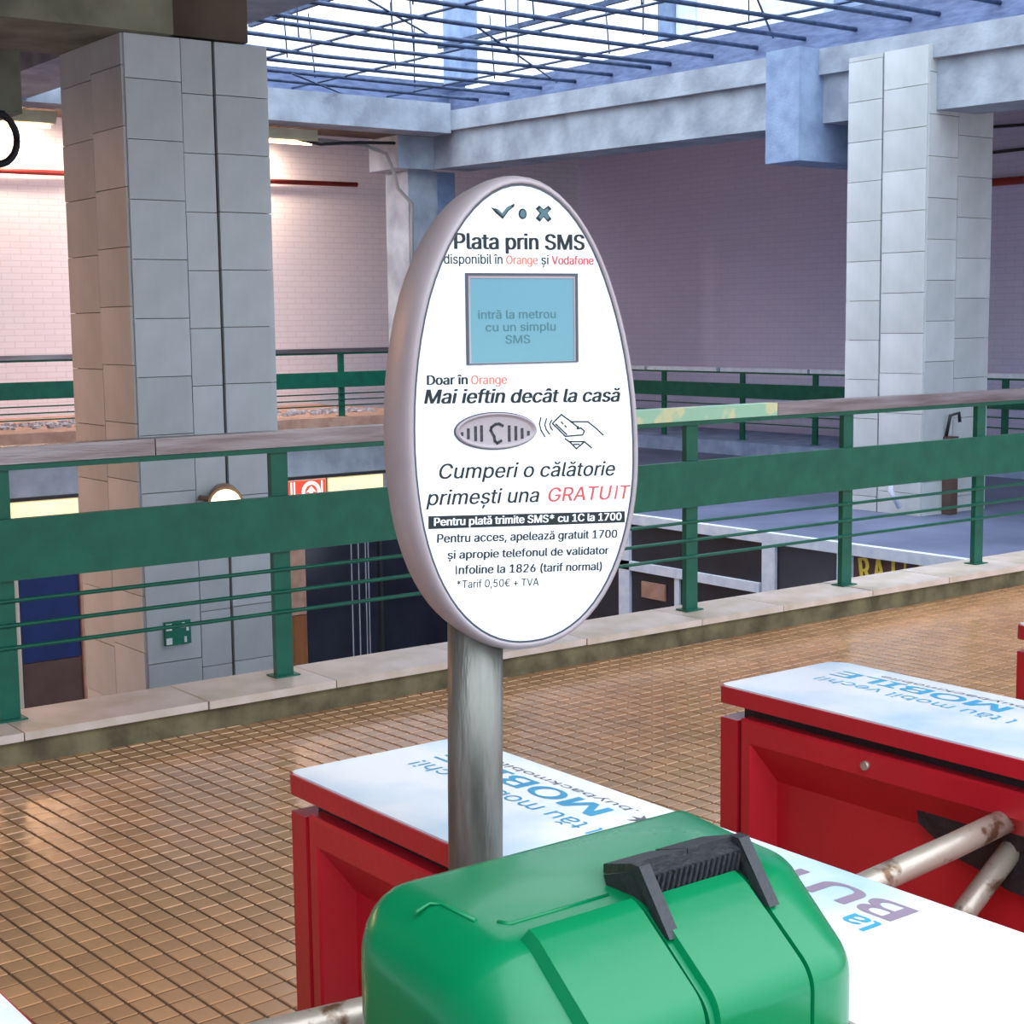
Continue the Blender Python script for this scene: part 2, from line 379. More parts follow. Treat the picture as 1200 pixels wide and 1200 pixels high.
# drop beam with its end showing, going off behind the right pillar
tag(bx('drop_beam_right', 10.55, 12.6, 9.8, 10.2, 2.9, 3.88, M['conc_blue'], bevel=0.008), kind='structure')
# corner column far away
cc = empty('corner_pier', (10.9, 16.3, 0.43), kind='structure')
bx('pier_shaft', 10.58, 11.0, 16.1, 16.6, 0.43, 3.34, M['conc'], cc)
bx('pier_return', 11.0, 11.3, 16.15, 16.6, -0.17, 3.34, M['conc_blue'], cc)
# pipes and cables on the far wall
tag(tb('fire_pipe', [(-8, 18.93, 3.37), (7, 18.93, 3.38), (11.6, 18.93, 3.42)], 0.032, M['pipe_red']), 'long thin red pipe along the top of the pinkish brick wall', 'pipe')
tag(tb('fire_pipe', [(15.52, 12.5, 3.05), (15.52, 4, 2.98)], 0.045, M['pipe_red']), 'dull red pipe on the mauve wall right of the right pillar', 'pipe')
for (z0, z1, lb) in ((3.72, 3.6, 'upper black cable strung on the mauve wall right of the right pillar'), (3.38, 3.45, 'lower black cable strung on the mauve wall right of the right pillar')):
    tag(tb('wall_cable', [(15.5, 12.5, z0), (15.5, 10.5, (z0 + z1) / 2 - 0.04), (15.5, 8, z1)], 0.02, M['cable'], n=6), lb, 'cable')
tag(tb('wall_cable', [(8.3, 15.98, 3.62), (9.4, 15.98, 3.6), (9.9, 15.98, 3.58), (10.2, 15.98, 3.5), (10.3, 15.98, 3.3), (10.36, 15.98, 3.1), (10.55, 15.98, 2.93), (10.55, 16.0, 2.5), (10.56, 16.0, 1.9)], 0.022, M['grey_cable'], n=8), 'grey conduit sagging round the corner beneath the far ceiling edge', 'cable')
tag(tb('wall_cable', [(8.6, 15.94, 3.64), (9.3, 15.94, 3.55), (9.8, 15.94, 3.6), (10.3, 15.94, 3.62)], 0.02, M['cable'], n=6), 'short black cable running right from the cream batten light', 'cable')

# ------------------------------------------------------------------ marble pillars
def pillar(u0, u1, v0, v1, zb, zt, colsF, colsL, label, phaseF, phaseL, pitch=0.334):
    """colsF: u borders of the tile columns on the -v face, colsL: v borders on the -u face"""
    t = empty('pillar', ((u0 + u1) / 2, (v0 + v1) / 2, zb), label, 'pillar')
    bx('core', u0 + 0.025, u1 - 0.025, v0 + 0.025, v1 - 0.025, zb, zt, M['core'], t)
    cache = {}
    def cell(kind, a, b, z0, z1):
        g = 0.0022
        if kind == 'F': w, lo = b - a - 2 * g, (a + g, v0, z0 + g)
        else: w, lo = b - a - 2 * g, (u0, a + g, z0 + g)
        h = z1 - z0 - 2 * g
        key = (kind, round(w, 4), round(h, 4))
        if key not in cache:
            bm = bmesh.new()
            if kind == 'F': box(bm, 0, w, 0, 0.028, 0, h)
            else: box(bm, 0, 0.028, 0, w, 0, h)
            me = bpy.data.meshes.new('marble_tile'); bmesh.ops.recalc_face_normals(bm, faces=bm.faces[:]); bm.to_mesh(me); bm.free(); me.materials.append(M['marble']); cache[key] = me
        o = bpy.data.objects.new('marble_tile', cache[key]); COL.objects.link(o); o.parent = t
        j = random.uniform(-0.0025, 0.0015)
        o.location = Vector(lo) + (Vector((0, j, 0)) if kind == 'F' else Vector((j, 0, 0))) - Vector(t.location)
    for kind, cols, ph in (('F', colsF, phaseF), ('L', colsL, phaseL)):
        for k in range(len(cols)):
            a, b = cols[k]; z = ph[k]
            while z > zb: z -= pitch
            while z < zt - 0.02:
                z0, z1 = max(z, zb), min(z + pitch, zt)
                if z1 - z0 > 0.03: cell(kind, a, b, z0, z1)
                z += pitch
    bx('back_cladding', u1 - 0.026, u1, v0 + 0.03, v1, zb, zt, M['marble'], t)
    bx('back_cladding', u0 + 0.03, u1 - 0.027, v1 - 0.024, v1, zb, zt, M['marble'], t)
    return t
pillar(3.70, 4.61, 8.5, 9.42, -3.3, 3.14, [(3.713, 4.055), (4.055, 4.252), (4.268, 4.61)], [(8.513, 8.95), (8.95, 9.42)],
       'tall grey marble-clad pillar rising from the lower level behind the left railing', [2.56, 2.50, 2.506], [2.63, 2.60])
pillar(10.76, 11.63, 8.56, 9.42, -0.17, 3.74, [(10.773, 11.16), (11.16, 11.63)], [(8.57, 9.03), (9.045, 9.42)],
       'grey marble-clad pillar standing on the far floor behind the right railing', [2.5, 2.35], [2.40, 2.34], pitch=0.34)
# things fixed to the pillars
sp = empty('spotlight', (4.19, 8.5, 0.46), 'round tan spotlight glowing on the left marble pillar above the green band', 'lamp')
tb('lamp_body', [(4.22, 8.47, 0.50), (4.165, 8.34, 0.478)], [0.09, 0.105], M['tan'], sp, 20)
tb('lens', [(4.1648, 8.339, 0.478), (4.158, 8.324, 0.4755)], [0.088, 0.08], M['lampglow'], sp, 20)
tb('bracket', [(4.07, 8.49, 0.51), (4.13, 8.40, 0.50)], 0.015, M['tan'], sp, 8)
ex = empty('exit_sign', (3.9, 8.49, -0.33), 'small green emergency exit sign with white pictograms on the left pillar', 'sign')
bx('plate', 3.815, 3.98, 8.478, 8.495, -0.345, -0.205, M['exit_green'], ex)
for (a, b, c, d) in ((3.822, 3.858, -0.255, -0.215), (3.822, 3.858, -0.338, -0.300), (3.925, 3.94, -0.232, -0.215), (3.912, 3.955, -0.246, -0.2325), (3.95, 3.965, -0.268, -0.2465), (3.935, 3.95, -0.335, -0.30)):
    bx('pictogram', a, b, 8.474, 8.479, c, d, M['ink_white'], ex)
dp = empty('downpipe', (11.1, 8.5, -0.17), 'dark rusty downpipe stub at the foot of the right pillar', 'pipe')
bx('pipe_shaft', 11.03, 11.13, 8.47, 8.555, -0.17, 0.5, M['brown_panel'], dp, bevel=0.01)
tb('hook', [(11.05, 8.54, 0.5), (11.05, 8.5, 0.68), (11.14, 8.48, 0.70), (11.14, 8.47, 0.62)], 0.015, M['cable'], dp, 8)
tag(tb('loose_cable', [(10.74, 8.80, 0.28), (10.66, 8.78, 0.22), (10.6, 8.76, 0.05), (10.7, 8.74, -0.1)], 0.022, M['white_frame'], n=8), 'loop of pale cable hanging on the left side of the right pillar', 'cable')

# hanging coil at the far left
rg = empty('cable_coil', (4.2, 11.9, 2.9), 'black ring of coiled cable hanging below the concrete stub at the left edge', 'cable')
pts = [(4.16 + 0.16 * math.cos(a * math.pi / 12), 11.9, 2.92 + 0.19 * math.sin(a * math.pi / 12)) for a in range(25)]
tb('coil', pts, 0.028, M['cable'], rg, 8)
tb('hanger', [(4.24, 11.94, 3.13), (4.30, 11.9, 3.04), (4.315, 11.9, 2.93)], 0.008, M['cable'], rg, 6)

# ------------------------------------------------------------------ skylight grille and what shows above it
gr = empty('skylight_grille', (8.3, 10, 4.12), 'blue-grey steel lattice spanning the skylight opening', 'grille')
v = 15.3; k = 0
while v > 4.0:
    sag = random.uniform(-0.015, 0.015)
    z = 4.10 - 0.018 * (15.5 - v) * 0.6
    tb('bar', [(5.3, v, z + 0.05), (8, v + random.uniform(-.03, .03), z + sag), (11.05, v, z)], 0.021, M['mesh'], gr, 6)
    v -= 0.30 if k % 6 == 5 else 0.60
    k += 1
for k in range(4):
    u = 6.4 + k * 1.25
    tb('cross_rod', [(u, 4.2, 4.02), (u + 0.03, 10, 4.08), (u, 15.85, 4.13)], 0.013, M['mesh'], gr, 6)
for k in range(7):
    v = 5.0 + k * 1.6
    u = 5.4 if k % 2 else 10.9
    tb('brace_rod', [(5.4 if k % 2 else 8.2, v, 4.07), (8.2 if k % 2 else 10.95, v + 2.3, 4.09)], 0.010, M['mesh'], gr, 6)
for k in range(9):
    for j in range(4):
        u = 6.1 + j * 1.25 + (k % 2) * 0.4; v = 7.3 + k * 0.94
        tb('hanger_wire', [(u, v, 4.09), (u + random.uniform(-.05, .05), v + 0.03, 4.75)], 0.008, M['mesh'], gr, 5)
for k in range(3):
    u = [5.8, 8.4, 10.9][k]
    bx('lantern_rib', u, u + 0.05, 4.0, 15.9, 4.75, 4.80, M['mesh'], gr)
# posts and buildings above
tag(bx('rooftop_post', 10.95, 11.2, 15.5, 15.85, 4.32, 9.0, M['conc_blue']), 'grey rooftop post rising at the far corner of the skylight', 'post')
tag(bx('rooftop_post', 11.06, 11.2, 11.98, 12.2, 4.32, 9.0, M['conc_blue']), 'thin grey rooftop post seen through the grille above the sign', 'post')
tag(bx('rooftop_glazing', 11.1, 11.14, 11.7, 11.97, 4.32, 9.0, M['white_frame']), 'narrow pale glass strip beside the thin rooftop post', 'glazing')
rb = empty('rooftop_building', (13.2, 7.5, 4.4), 'blue-grey building side above the skylight at the top right', 'building')
for k in range(7):
    bx('wall_panel', 13.0, 13.4, 1.0, 12.5, 4.42 + k * 0.6, 5.0 + k * 0.6, M['conc_blue'], rb, bevel=0.01, segs=1)
bx('pier', 12.85, 13.0, 11.6, 12.5, 4.42, 8.6, M['white_frame'], rb)

# batten lights hung along the far ceiling edge
def batten(u0, u1, label, power):
    t = empty('batten_light', ((u0 + u1) / 2, 15.9, 3.57), label, 'ceiling light')
    bx('housing', u0, u1, 15.92, 16.06, 3.60, 3.70, M['cream_metal'], t, bevel=0.006)
    bx('reflector', u0 + 0.02, u1 - 0.02, 15.88, 16.1, 3.575, 3.60, M['cream_metal'], t)
    tb('tube', [(u0 + 0.04, 16.0, 3.555), (u1 - 0.04, 16.0, 3.555)], 0.016, M['tube_glow'], t, 8)
    l_ = bpy.data.lights.new('tube_light', 'AREA'); l_.shape = 'RECTANGLE'; l_.size = 1.1; l_.size_y = 0.12; l_.energy = power; l_.color = (1.0, 0.93, 0.95)
    lo = bpy.data.objects.new('tube_light', l_); COL.objects.link(lo); lo.parent = t; lo.location = (0, 0.12, -0.04); lo.rotation_euler = (math.radians(28), 0, 0)
    return t
batten(5.0, 6.2, 'cream batten light under the ceiling edge left of the left pillar', 13)
batten(8.0, 9.25, 'cream batten light under the ceiling edge right of the left pillar', 32)
def added_wall_lamp(u, v, z, label, power, cat='lamp'):  # added lamps that put the bright patches on the far wall
    t = empty('added_wall_lamp', (u, v, z), label, cat)
    bx('housing', u - 0.3, u + 0.3, v + 0.06, v + 0.14, z - 0.04, z + 0.05, M['cream_metal'], t)
    tb('tube', [(u - 0.27, v + 0.03, z), (u + 0.27, v + 0.03, z)], 0.016, M['tube_glow'], t, 8)
    ld_ = bpy.data.lights.new('tube_light', 'AREA'); ld_.shape = 'RECTANGLE'; ld_.size = 0.6; ld_.size_y = 0.15; ld_.energy = power; ld_.color = (1.0, 0.78, 0.56)
    lo = bpy.data.objects.new('tube_light', ld_); COL.objects.link(lo); lo.parent = t; lo.location = (0, -0.1, -0.03); lo.rotation_euler = (math.radians(25), 0, 0)
    return t
added_wall_lamp(9.75, 18.8, 3.82, 'added tube lamp on the pinkish wall hidden behind the left pillar, right one', 26)
added_wall_lamp(8.2, 18.8, 3.82, 'added tube lamp on the pinkish wall hidden behind the left pillar, left one', 18)
added_wall_lamp(6.6, 18.8, 3.95, 'added tube lamp high on the pinkish wall left of the left pillar', 18)

# ------------------------------------------------------------------ lower level shop fronts below the far landing
sh = empty('shop_front', (4, 16.2, -3.3), 'lower-level shop front of cream, navy and brown panels left of and behind the left pillar', 'shop')
bx('soffit_strip', -9, 10.9, 16.2, 16.6, -0.285, -0.251, M['black'], sh)
bx('cream_panel', 1.0, 5.70, 16.3, 16.4, -3.3, -0.56, M['cream_panel'], sh)
for k in range(5): bx('panel_joint', 5.62 - k * 0.07, 5.635 - k * 0.07, 16.285, 16.3, -3.3, -0.56, M['brown_panel'], sh)
bx('navy_panel', 5.72, 6.36, 16.32, 16.4, -2.03, -0.56, M['blue_panel'], sh)
bx('brown_panel', 5.72, 6.36, 16.32, 16.4, -3.3, -2.04, M['brown_panel'], sh)
bx('door_jamb', 6.37, 6.55, 16.28, 16.4, -3.3, -0.56, M['landing'], sh)
bx('dark_glass', 6.56, 8.80, 16.34, 16.4, -3.3, -0.56, M['glass_dark'], sh)
bx('jamb', 8.81, 9.14, 16.28, 16.4, -1.90, -0.56, M['landing'], sh)
bx('wooden_jamb', 8.81, 9.14, 16.28, 16.4, -3.3, -1.91, M['wood'], sh)
bx('dark_glass', 9.15, 10.18, 16.34, 16.4, -3.3, -0.56, M['glass_dark'], sh)
bx('mullion', 10.19, 10.23, 16.3, 16.4, -3.3, -0.56, M['black'], sh)
bx('dark_glass', 10.24, 11.5, 16.34, 16.4, -3.3, -0.56, M['glass_dark'], sh)
bm = bmesh.new()
for u in (9.80, 9.90, 10.0, 10.04):
    box(bm, u, u + 0.012, 16.33, 16.34, -3.0, -0.7)
obj('pale_streaks', bm, M['conc'], sh)  # thin pale strips just in front of the dark glass
def lightbox(u0, u1, m, label):
    t = empty('light_box', ((u0 + u1) / 2, 16.25, -0.55), label, 'illuminated sign')
    bx('casing', u0, u1, 16.2, 16.45, -0.55, -0.287, M['cream_metal'], t)
    bx('lit_panel', u0 + 0.015, u1 - 0.015, 16.185, 16.199, -0.538, -0.30, m, t)
    return t
lightbox(4.6, 6.36, M['lightbox'], 'glowing cream light box below the far landing left of the left pillar')
lightbox(9.42, 10.2, M['lightbox'], 'glowing cream light box below the far landing beside the round-arrow sign')
ms = lightbox(8.75, 9.40, M['redbox'], 'red illuminated sign with a white ringed upward arrow below the far landing')
def ringpts(cx, cz, r0, r1, a0, a1, n=14):
    out = [(cx + r1 * math.cos(math.radians(a0 + (a1 - a0) * k / n)), cz + r1 * math.sin(math.radians(a0 + (a1 - a0) * k / n))) for k in range(n + 1)]
    return out + [(cx + r0 * math.cos(math.radians(a0 + (a1 - a0) * k / n)), cz + r0 * math.sin(math.radians(a0 + (a1 - a0) * k / n))) for k in range(n, -1, -1)]
fV = lambda yy: (lambda a, b, d: Vector((a, yy - d, b)))
bm = bmesh.new(); prism(bm, ringpts(9.19, -0.435, 0.085, 0.125, -40, 220), fV(16.185), 0.0, 0.006)
obj('ring', bm, M['whitebox'], ms)
bm = bmesh.new(); prism(bm, [(9.17, -0.53), (9.21, -0.53), (9.21, -0.43), (9.255, -0.44), (9.19, -0.37), (9.125, -0.44), (9.17, -0.43)], fV(16.185), 0.0, 0.006)
obj('arrow', bm, M['whitebox'], ms)
bm = bmesh.new()
for u in (8.92, 8.96, 9.33): box(bm, u, u + 0.015, 16.18, 16.185, -0.53, -0.31)
obj('stripe', bm, M['whitebox'], ms)

# ------------------------------------------------------------------ glazed shop wall below the far floor (right)
gw = empty('glass_shop_wall', (9.1, 9, -3.3), 'white framed dark glass shop wall below the right far floor', 'shop')
x0, x1 = 9.04, 9.1
bx('top_rail', x0, x1, 5.72, 12.0, -0.25, -0.165, M['white_frame'], gw)
bx('middle_rail', x0, x1, 8.78, 12.0, -0.66, -0.58, M['white_frame'], gw)
for v in (7.90, 8.68, 10.42, 11.93, 6.6):
    bx('mullion', x0, x1, v - 0.07, v + 0.07, -3.3, -0.251, M['white_frame'], gw)
for v in (9.75,):
    bx('thin_mullion', x0 + 0.01, x1, v - 0.03, v + 0.03, -3.3, -0.661, M['white_frame'], gw)
vv = [5.72, 6.53, 7.83, 8.61, 10.35, 11.86]
for a, b in zip(vv, vv[1:]):
    bx('dark_pane', x0 + 0.03, x0 + 0.045, a + 0.02, b, -3.3, -0.26, M['glass_dark'] if a != 6.53 else M['brown_panel'], gw)
bx('inner_light', x0 + 0.01, x0 + 0.028, 9.9, 10.2, -0.88, -0.74, M['landing'], gw)
# arched yellow lettering: reads along -v
vals = "RATION"
for k, ch in enumerate(vals):
    v0 = 7.76 - k * 0.128; zz = -0.435 + 0.03 * math.sin(k / 5 * math.pi) + k * 0.004
    Mx = Matrix(((0, 0, -1, x0 + 0.029), (-1, 0, 0, v0), (0, 1, 0, zz), (0, 0, 0, 1)))
    lettering(ch, 0, 0.105 if ch != 'I' else 0.05, 0, 0.17, Mx, M['yellow'], gw, bold=0.05, rot=math.radians(9 - k * 4), th=0.004)

# ------------------------------------------------------------------ railings
def railing(name, axis, fixed, a0, a1, base, top, posts, fr, label, th=0.08, hw=0.04, segs=None, side=-1):
    """fr: z of band top, band bottom, and the rods"""
    loc = ((a0 + a1) / 2, fixed, base) if axis == 'u' else (fixed, (a0 + a1) / 2, base)
    t = empty(name, loc, label, 'railing')
    def B(nm, s0, s1, f0, f1, z0, z1, m, bev=0.0):
        if axis == 'u': return bx(nm, s0, s1, fixed + f0, fixed + f1, z0, z1, m, t, bevel=bev, segs=1)
        return bx(nm, fixed + f0, fixed + f1, s0, s1, z0, z1, m, t, bevel=bev, segs=1)
    hh = 0.062 if th > 0.05 else 0.05
    for (s0, s1, m, lb) in segs or [(a0, a1, M['steel'], None)]:
        o = B('handrail', s0, s1 - 0.004, -hw, hw, top - hh, top, m, 0.006)
        if lb: o['label'] = lb
    B('rail_channel', a0, a1, -hw + 0.012, hw - 0.012, top - hh - 0.022, top - hh, M['green'])
    B('band_panel', a0, a1, -0.036, -0.008, fr[1], fr[0], M['green'], 0.003)
    for p in posts:
        B('post', p - 0.037, p + 0.037, -0.006, 0.024, base, top - hh - 0.022, M['green'], 0.003)
        B('foot_plate', p - 0.055, p + 0.055, -0.03, 0.05, base, base + 0.006, M['green'])
    for z in fr[2:]:
        if axis == 'u': tb('rod', [(a0, fixed - 0.014, z), (a1, fixed - 0.014, z)], 0.008, M['green'], t, 8)
        else: tb('rod', [(fixed - 0.014, a0, z), (fixed - 0.014, a1, z)], 0.008, M['green'], t, 8)
    return t
near = railing('railing', 'u', 5.50, -1.5, 12.2, 0.12, 1.10, [-0.35, 0.76, 1.87, 2.98, 4.09, 5.20, 6.31, 7.42, 8.53, 9.64, 10.75], [0.845, 0.626, 0.551, 0.463, 0.382],
        'near green railing with a wide band and steel handrail along the marble kerb',
        segs=[(-1.5, 2.45, M['steel'], None), (2.45, 4.60, M['steel'], None), (4.60, 5.75, M['pale_green'], 'handrail length with flaking pale green paint'), (5.75, 8.3, M['steel'], None), (8.3, 12.2, M['steel'], None)])
railing('railing', 'u', 16.2, -8, 10.55, 0.43, 1.235, [9.65, 8.2, 6.75, 5.3, 3.85, 2.4], [0.957, 0.776, 0.70, 0.63, 0.56],
        'far green railing on the raised landing before the pinkish brick wall', hw=0.035, th=0.04)
railing('railing', 'v', 14.3, 5.8, 18.5, 0.0, 0.91, [15.66, 14.2, 12.98, 11.6, 10.3, 9.0, 7.7, 6.4, 17.1], [0.715, 0.53, 0.44, 0.33, 0.22],
        'far green railing with pale handrail before the mauve wall at the right', hw=0.045, th=0.04,
        segs=[(5.8, 9.6, M['white_frame'], None), (9.6, 13.03, M['white_frame'], None), (13.07, 14.55, M['white_frame'], None), (14.62, 15.95, M['white_frame'], None), (16.0, 18.5, M['white_frame'], None)])

# ================================================================== TURNSTILE CABINETS
def cabinet(u0, label, arms=True, group='red turnstile cabinets'):
    w, v1, v0 = 0.262, 1.728, 0.22
    u1 = u0 + w
    t = empty('turnstile_cabinet', ((u0 + u1) / 2, (v0 + v1) / 2, 0.0), label, 'turnstile', group)
    # body: core and frame pieces
    bx('core', u0 + 0.055, u1 - 0.01, v0 + 0.03, v1 - 0.012, 0.0, 0.898, M['red'], t)
    bx('plinth', u0 + 0.012, u1 - 0.012, v0 + 0.02, v1 - 0.014, 0.0, 0.09, M['black'], t)
    bx('corner_post', u0, u0 + 0.045, v1 - 0.036, v1, 0.02, 0.898, M['red'], t, bevel=0.003)
    bx('corner_post', u1 - 0.02, u1, v1 - 0.036, v1, 0.02, 0.898, M['red'], t, bevel=0.003)
    bx('end_panel', u0 + 0.046, u1 - 0.021, v1 - 0.011, v1 - 0.003, 0.02, 0.89, M['red'], t)
    # pressed side panel: outer frame with sloping flanks to a sunk field (facing -u)
    bm = bmesh.new()
    a0, a1, z0, z1 = v0 + 0.03, v1 - 0.042, 0.06, 0.903
    def ring(ins_s, ins_t, ins_b, dep):
        return [bm.verts.new((u0 + dep, a0 + ins_s, z0 + ins_b)), bm.verts.new((u0 + dep, a1 - ins_s, z0 + ins_b)), bm.verts.new((u0 + dep, a1 - ins_s, z1 - ins_t)), bm.verts.new((u0 + dep, a0 + ins_s, z1 - ins_t))]
    rs = [ring(0, 0, 0, 0.05), ring(0, 0, 0, 0.003), ring(0.003, 0.003, 0.003, 0.0), ring(0.020, 0.036, 0.03, 0.0), ring(0.023, 0.039, 0.033, 0.003), ring(0.035, 0.10, 0.05, 0.046)]
    for A, Bq in zip(rs, rs[1:]):
        for k in range(4): bm.faces.new((A[k], A[(k + 1) % 4], Bq[(k + 1) % 4], Bq[k]))
    bm.faces.new(rs[-1])
    obj('side_panel', bm, M['red'], t)
    tb('lock_bolt', [(u0 + 0.002, 1.437, 0.884), (u0 - 0.006, 1.437, 0.884)], 0.0065, M['arm'], t, 10)
    # top slab with rounded corners
    def rr(x0, x1, y0, y1, r, n=6):
        out = []
        for cx, cy, a in ((x1 - r, y1 - r, 0), (x0 + r * 0.35, y1 - r * 0.35, 90), (x0 + r * 0.35, y0 + r * 0.35, 180), (x1 - r, y0 + r, 270)):
            q = r if cx > (x0 + x1) / 2 else r * 0.35
            for k in range(n + 1):
                an = math.radians(a + 90 * k / n); out.append((cx + q * math.cos(an), cy + q * math.sin(an)))
        return out
    bm = bmesh.new(); prism(bm, rr(u0 - 0.004, u1 + 0.004, v0, v1 + 0.003, 0.035), lambda a, b, d: Vector((a, b, d)), 0.922, 0.9475)
    obj('top_slab', bm, M['red'], t)
    bx('shadow_gap', u0 + 0.022, u1 - 0.02, v0 + 0.03, v1 - 0.03, 0.897, 0.9225, M['black'], t)
    bm = bmesh.new(); prism(bm, rr(u0 - 0.001, u1 + 0.001, v0 + 0.003, v1, 0.033), lambda a, b, d: Vector((a, b, d)), 0.9475, 0.950)
    obj('top_sticker', bm, M['sticker'], t)
    # print: text runs away from the camera side, letters' heads towards -u
    T = Matrix(((0, -1, 0, u0), (1, 0, 0, 0), (0, 0, 1, 0.950), (0, 0, 0, 1)))
    lettering('MOBILE', 1.345, 1.665, -0.212, 0.036, T, M['blue_ink'], t, bold=0.025, th=0.0004)
    lettering('l tău mobil vechi!', 1.30, 1.66, -0.158, 0.026, T, M['blue_ink'], t, th=0.0004)
    lettering('.buybackmobile', 1.325, 1.60, -0.232, 0.012, T, M['grey_ink'], t, shear=0.2, th=0.0004)
    lettering('BUY', 0.925, 1.10, -0.232, 0.042, T, M['mauve_ink'], t, bold=0.03, th=0.0004)
    lettering('la', 0.925, 0.96, -0.180, 0.028, T, M['blue_ink'], t, bold=0.02, th=0.0004)
    bm = bmesh.new(); st = []
    for k in range(16):
        r = 0.019 if k % 2 == 0 else 0.008
        st.append((u0 + 0.212 + r * math.cos(k * math.pi / 8), 1.296 + r * math.sin(k * math.pi / 8)))
    prism(bm, st, lambda a, b, d: Vector((a, b, d)), 0.950, 0.9504); obj('starburst', bm, M['grey_ink'], t)
    # greasy hub and tripod arms
    vc, zc = 1.215, 0.858
    bm = bmesh.new(); pl = []
    for k in range(22):
        a = k * 2 * math.pi / 22; r = 1 + 0.12 * math.sin(3 * a + 1) + 0.06 * math.sin(7 * a)
        pl.append((vc - 0.015 + 0.150 * r * math.cos(a), min(zc - 0.045 + 0.052 * r * math.sin(a), 0.872)))
    prism(bm, pl, lambda a, b, d: Vector((u0 + d, a, b)), 0.047, 0.026); obj('grease_plate', bm, M['grease'], t)
    tb('hub', [(u0 + 0.05, vc - 0.01, zc - 0.01), (u0 + 0.02, vc - 0.01, zc - 0.012)], [0.038, 0.03], M['grease'], t, 16)
    for (dv, dz) in ((0.022, 0.026), (-0.03, 0.022), (-0.006, -0.034)):
        tb('bolt', [(u0 + 0.034, vc + dv, zc + dz), (u0 + 0.022, vc + dv, zc + dz)], 0.006, M['arm'], t, 8)
    if arms:
        tb('arm', [(u0 + 0.03, vc, zc), (u0 - 0.10, vc - 0.005, zc - 0.01), (u0 - 0.43, vc - 0.015, zc - 0.03), (u0 - 0.435, vc - 0.015, zc - 0.03)], [0.0165, 0.0165, 0.0165, 0.010], M['arm'], t, 16)
        tb('arm', [(u0 + 0.035, vc + 0.0, zc - 0.04), (u0 - 0.06, vc + 0.02, zc - 0.13), (u0 - 0.22, vc + 0.05, zc - 0.29), (u0 - 0.223, vc + 0.05, zc - 0.293)], [0.0155, 0.0155, 0.0155, 0.01], M['arm'], t, 16)
        tb('arm', [(u0 + 0.035, vc - 0.03, zc - 0.03), (u0 + 0.0, vc - 0.20, zc - 0.15), (u0 - 0.02, vc - 0.30, zc - 0.22), (u0 - 0.02, vc - 0.303, zc - 0.223)], [0.0155, 0.0155, 0.0155, 0.01], M['arm'], t, 16)
    return t
c1 = cabinet(0.94, 'red turnstile cabinet with white printed top directly behind the steel sign pole')
for dx, lb in ((0.757, 'red turnstile cabinet right of the green case with its rusty arms showing'),
               (1.515, 'red turnstile cabinet only peeping in at the right edge of the picture'),
               (-0.785, 'turnstile cabinet of which only a pale top corner shows at the bottom left')):
    c = copy_tree(c1, None, Vector(c1.location) + Vector((dx, 0, 0))); c['label'] = lb

# the free arm of this cabinet is swung a little away from the case
old = [o for o in c1.children if o.name.startswith('arm')][0]; bpy.data.objects.remove(old)
tb('arm', [(0.972, 1.200, 0.858), (0.745, 1.247, 0.853), (0.52, 1.293, 0.846), (0.516, 1.294, 0.846)], [0.0165, 0.0165, 0.0165, 0.01], M['arm'], c1, 16)
# ================================================================== SIGN
SC = 0.971
A = math.radians(29)
lat = Vector((.8, -.6, 0)); dep = Vector((.6, .8, 0))
SN = math.sin(A) * lat - math.cos(A) * dep; ST = math.cos(A) * lat + math.sin(A) * dep; UP = Vector((0, 0, 1))
ray = CROT @ Vector(((613 - 600) / FPX, -(483 - 600) / FPX, -1))
CS = CAMPOS + ray * 1.58 * SC
SMX = Matrix((( ST.x, 0, SN.x, CS.x), (ST.y, 0, SN.y, CS.y), (0, 1, 0, CS.z), (0, 0, 0, 1))) @ Matrix.Diagonal((SC, SC, 1, 1))
def sp_(a, b, d=0.0): return SMX @ Vector((a, b, d))
def outline(grow=0.0, n=72):
    pts = []
    for k in range(n):
        th = 2 * math.pi * k / n; c, s = math.cos(th), math.sin(th)
        aw = 0.1262 + grow
        if s >= 0: x = aw * c; y = -0.035 + (0.259 + grow) * s; cx = 0.001
        else:
            e = 2 / 2.18
            x = aw * math.copysign(abs(c) ** e, c); y = -0.035 - (0.199 + grow) * abs(s) ** e; cx = 0.001
        cx += 0.0055 * max(0, min(1, (0.12 - y) / 0.2))
        pts.append((cx + x, y))
    return pts
sg = empty('payment_sign', (CS.x, CS.y + 0.02, 0.0), 'oval white SMS payment sign in a grey housing on a round steel pole', 'sign')
def loft(rings, close_a=True, close_b=True):
    bm = bmesh.new(); R = [[bm.verts.new(p) for p in r] for r in rings]
    n = len(R[0])
    for a, b in zip(R, R[1:]):
        for k in range(n): bm.faces.new((a[k], a[(k + 1) % n], b[(k + 1) % n], b[k]))
    if close_a: bm.faces.new(R[0][::-1])
    if close_b: bm.faces.new(R[-1])
    return bm
prof = [(-0.034, -0.082), (-0.014, -0.080), (-0.003, -0.073), (0.005, -0.058), (0.0095, -0.028), (0.0098, -0.014), (0.0085, -0.005), (0.006, 0.0), (0.0035, 0.0018), (0.0012, 0.0015), (0.0006, -0.003)]
hs = obj('housing', loft([[sp_(x, y, d) for x, y in outline(g)] for g, d in prof]), M['housing'], sg, smooth=True)
obj('gasket', loft([[sp_(x, y, d) for x, y in outline(g)] for g, d in ((0.0006, -0.004), (0.0006, 0.0004), (-0.0012, 0.0006), (-0.0012, -0.004))]), M['edge'], sg)
fc = obj('face_panel', loft([[sp_(x, y, d) for x, y in outline(-0.0011)] for d in (-0.004, 0.0)]), M['face'], sg)
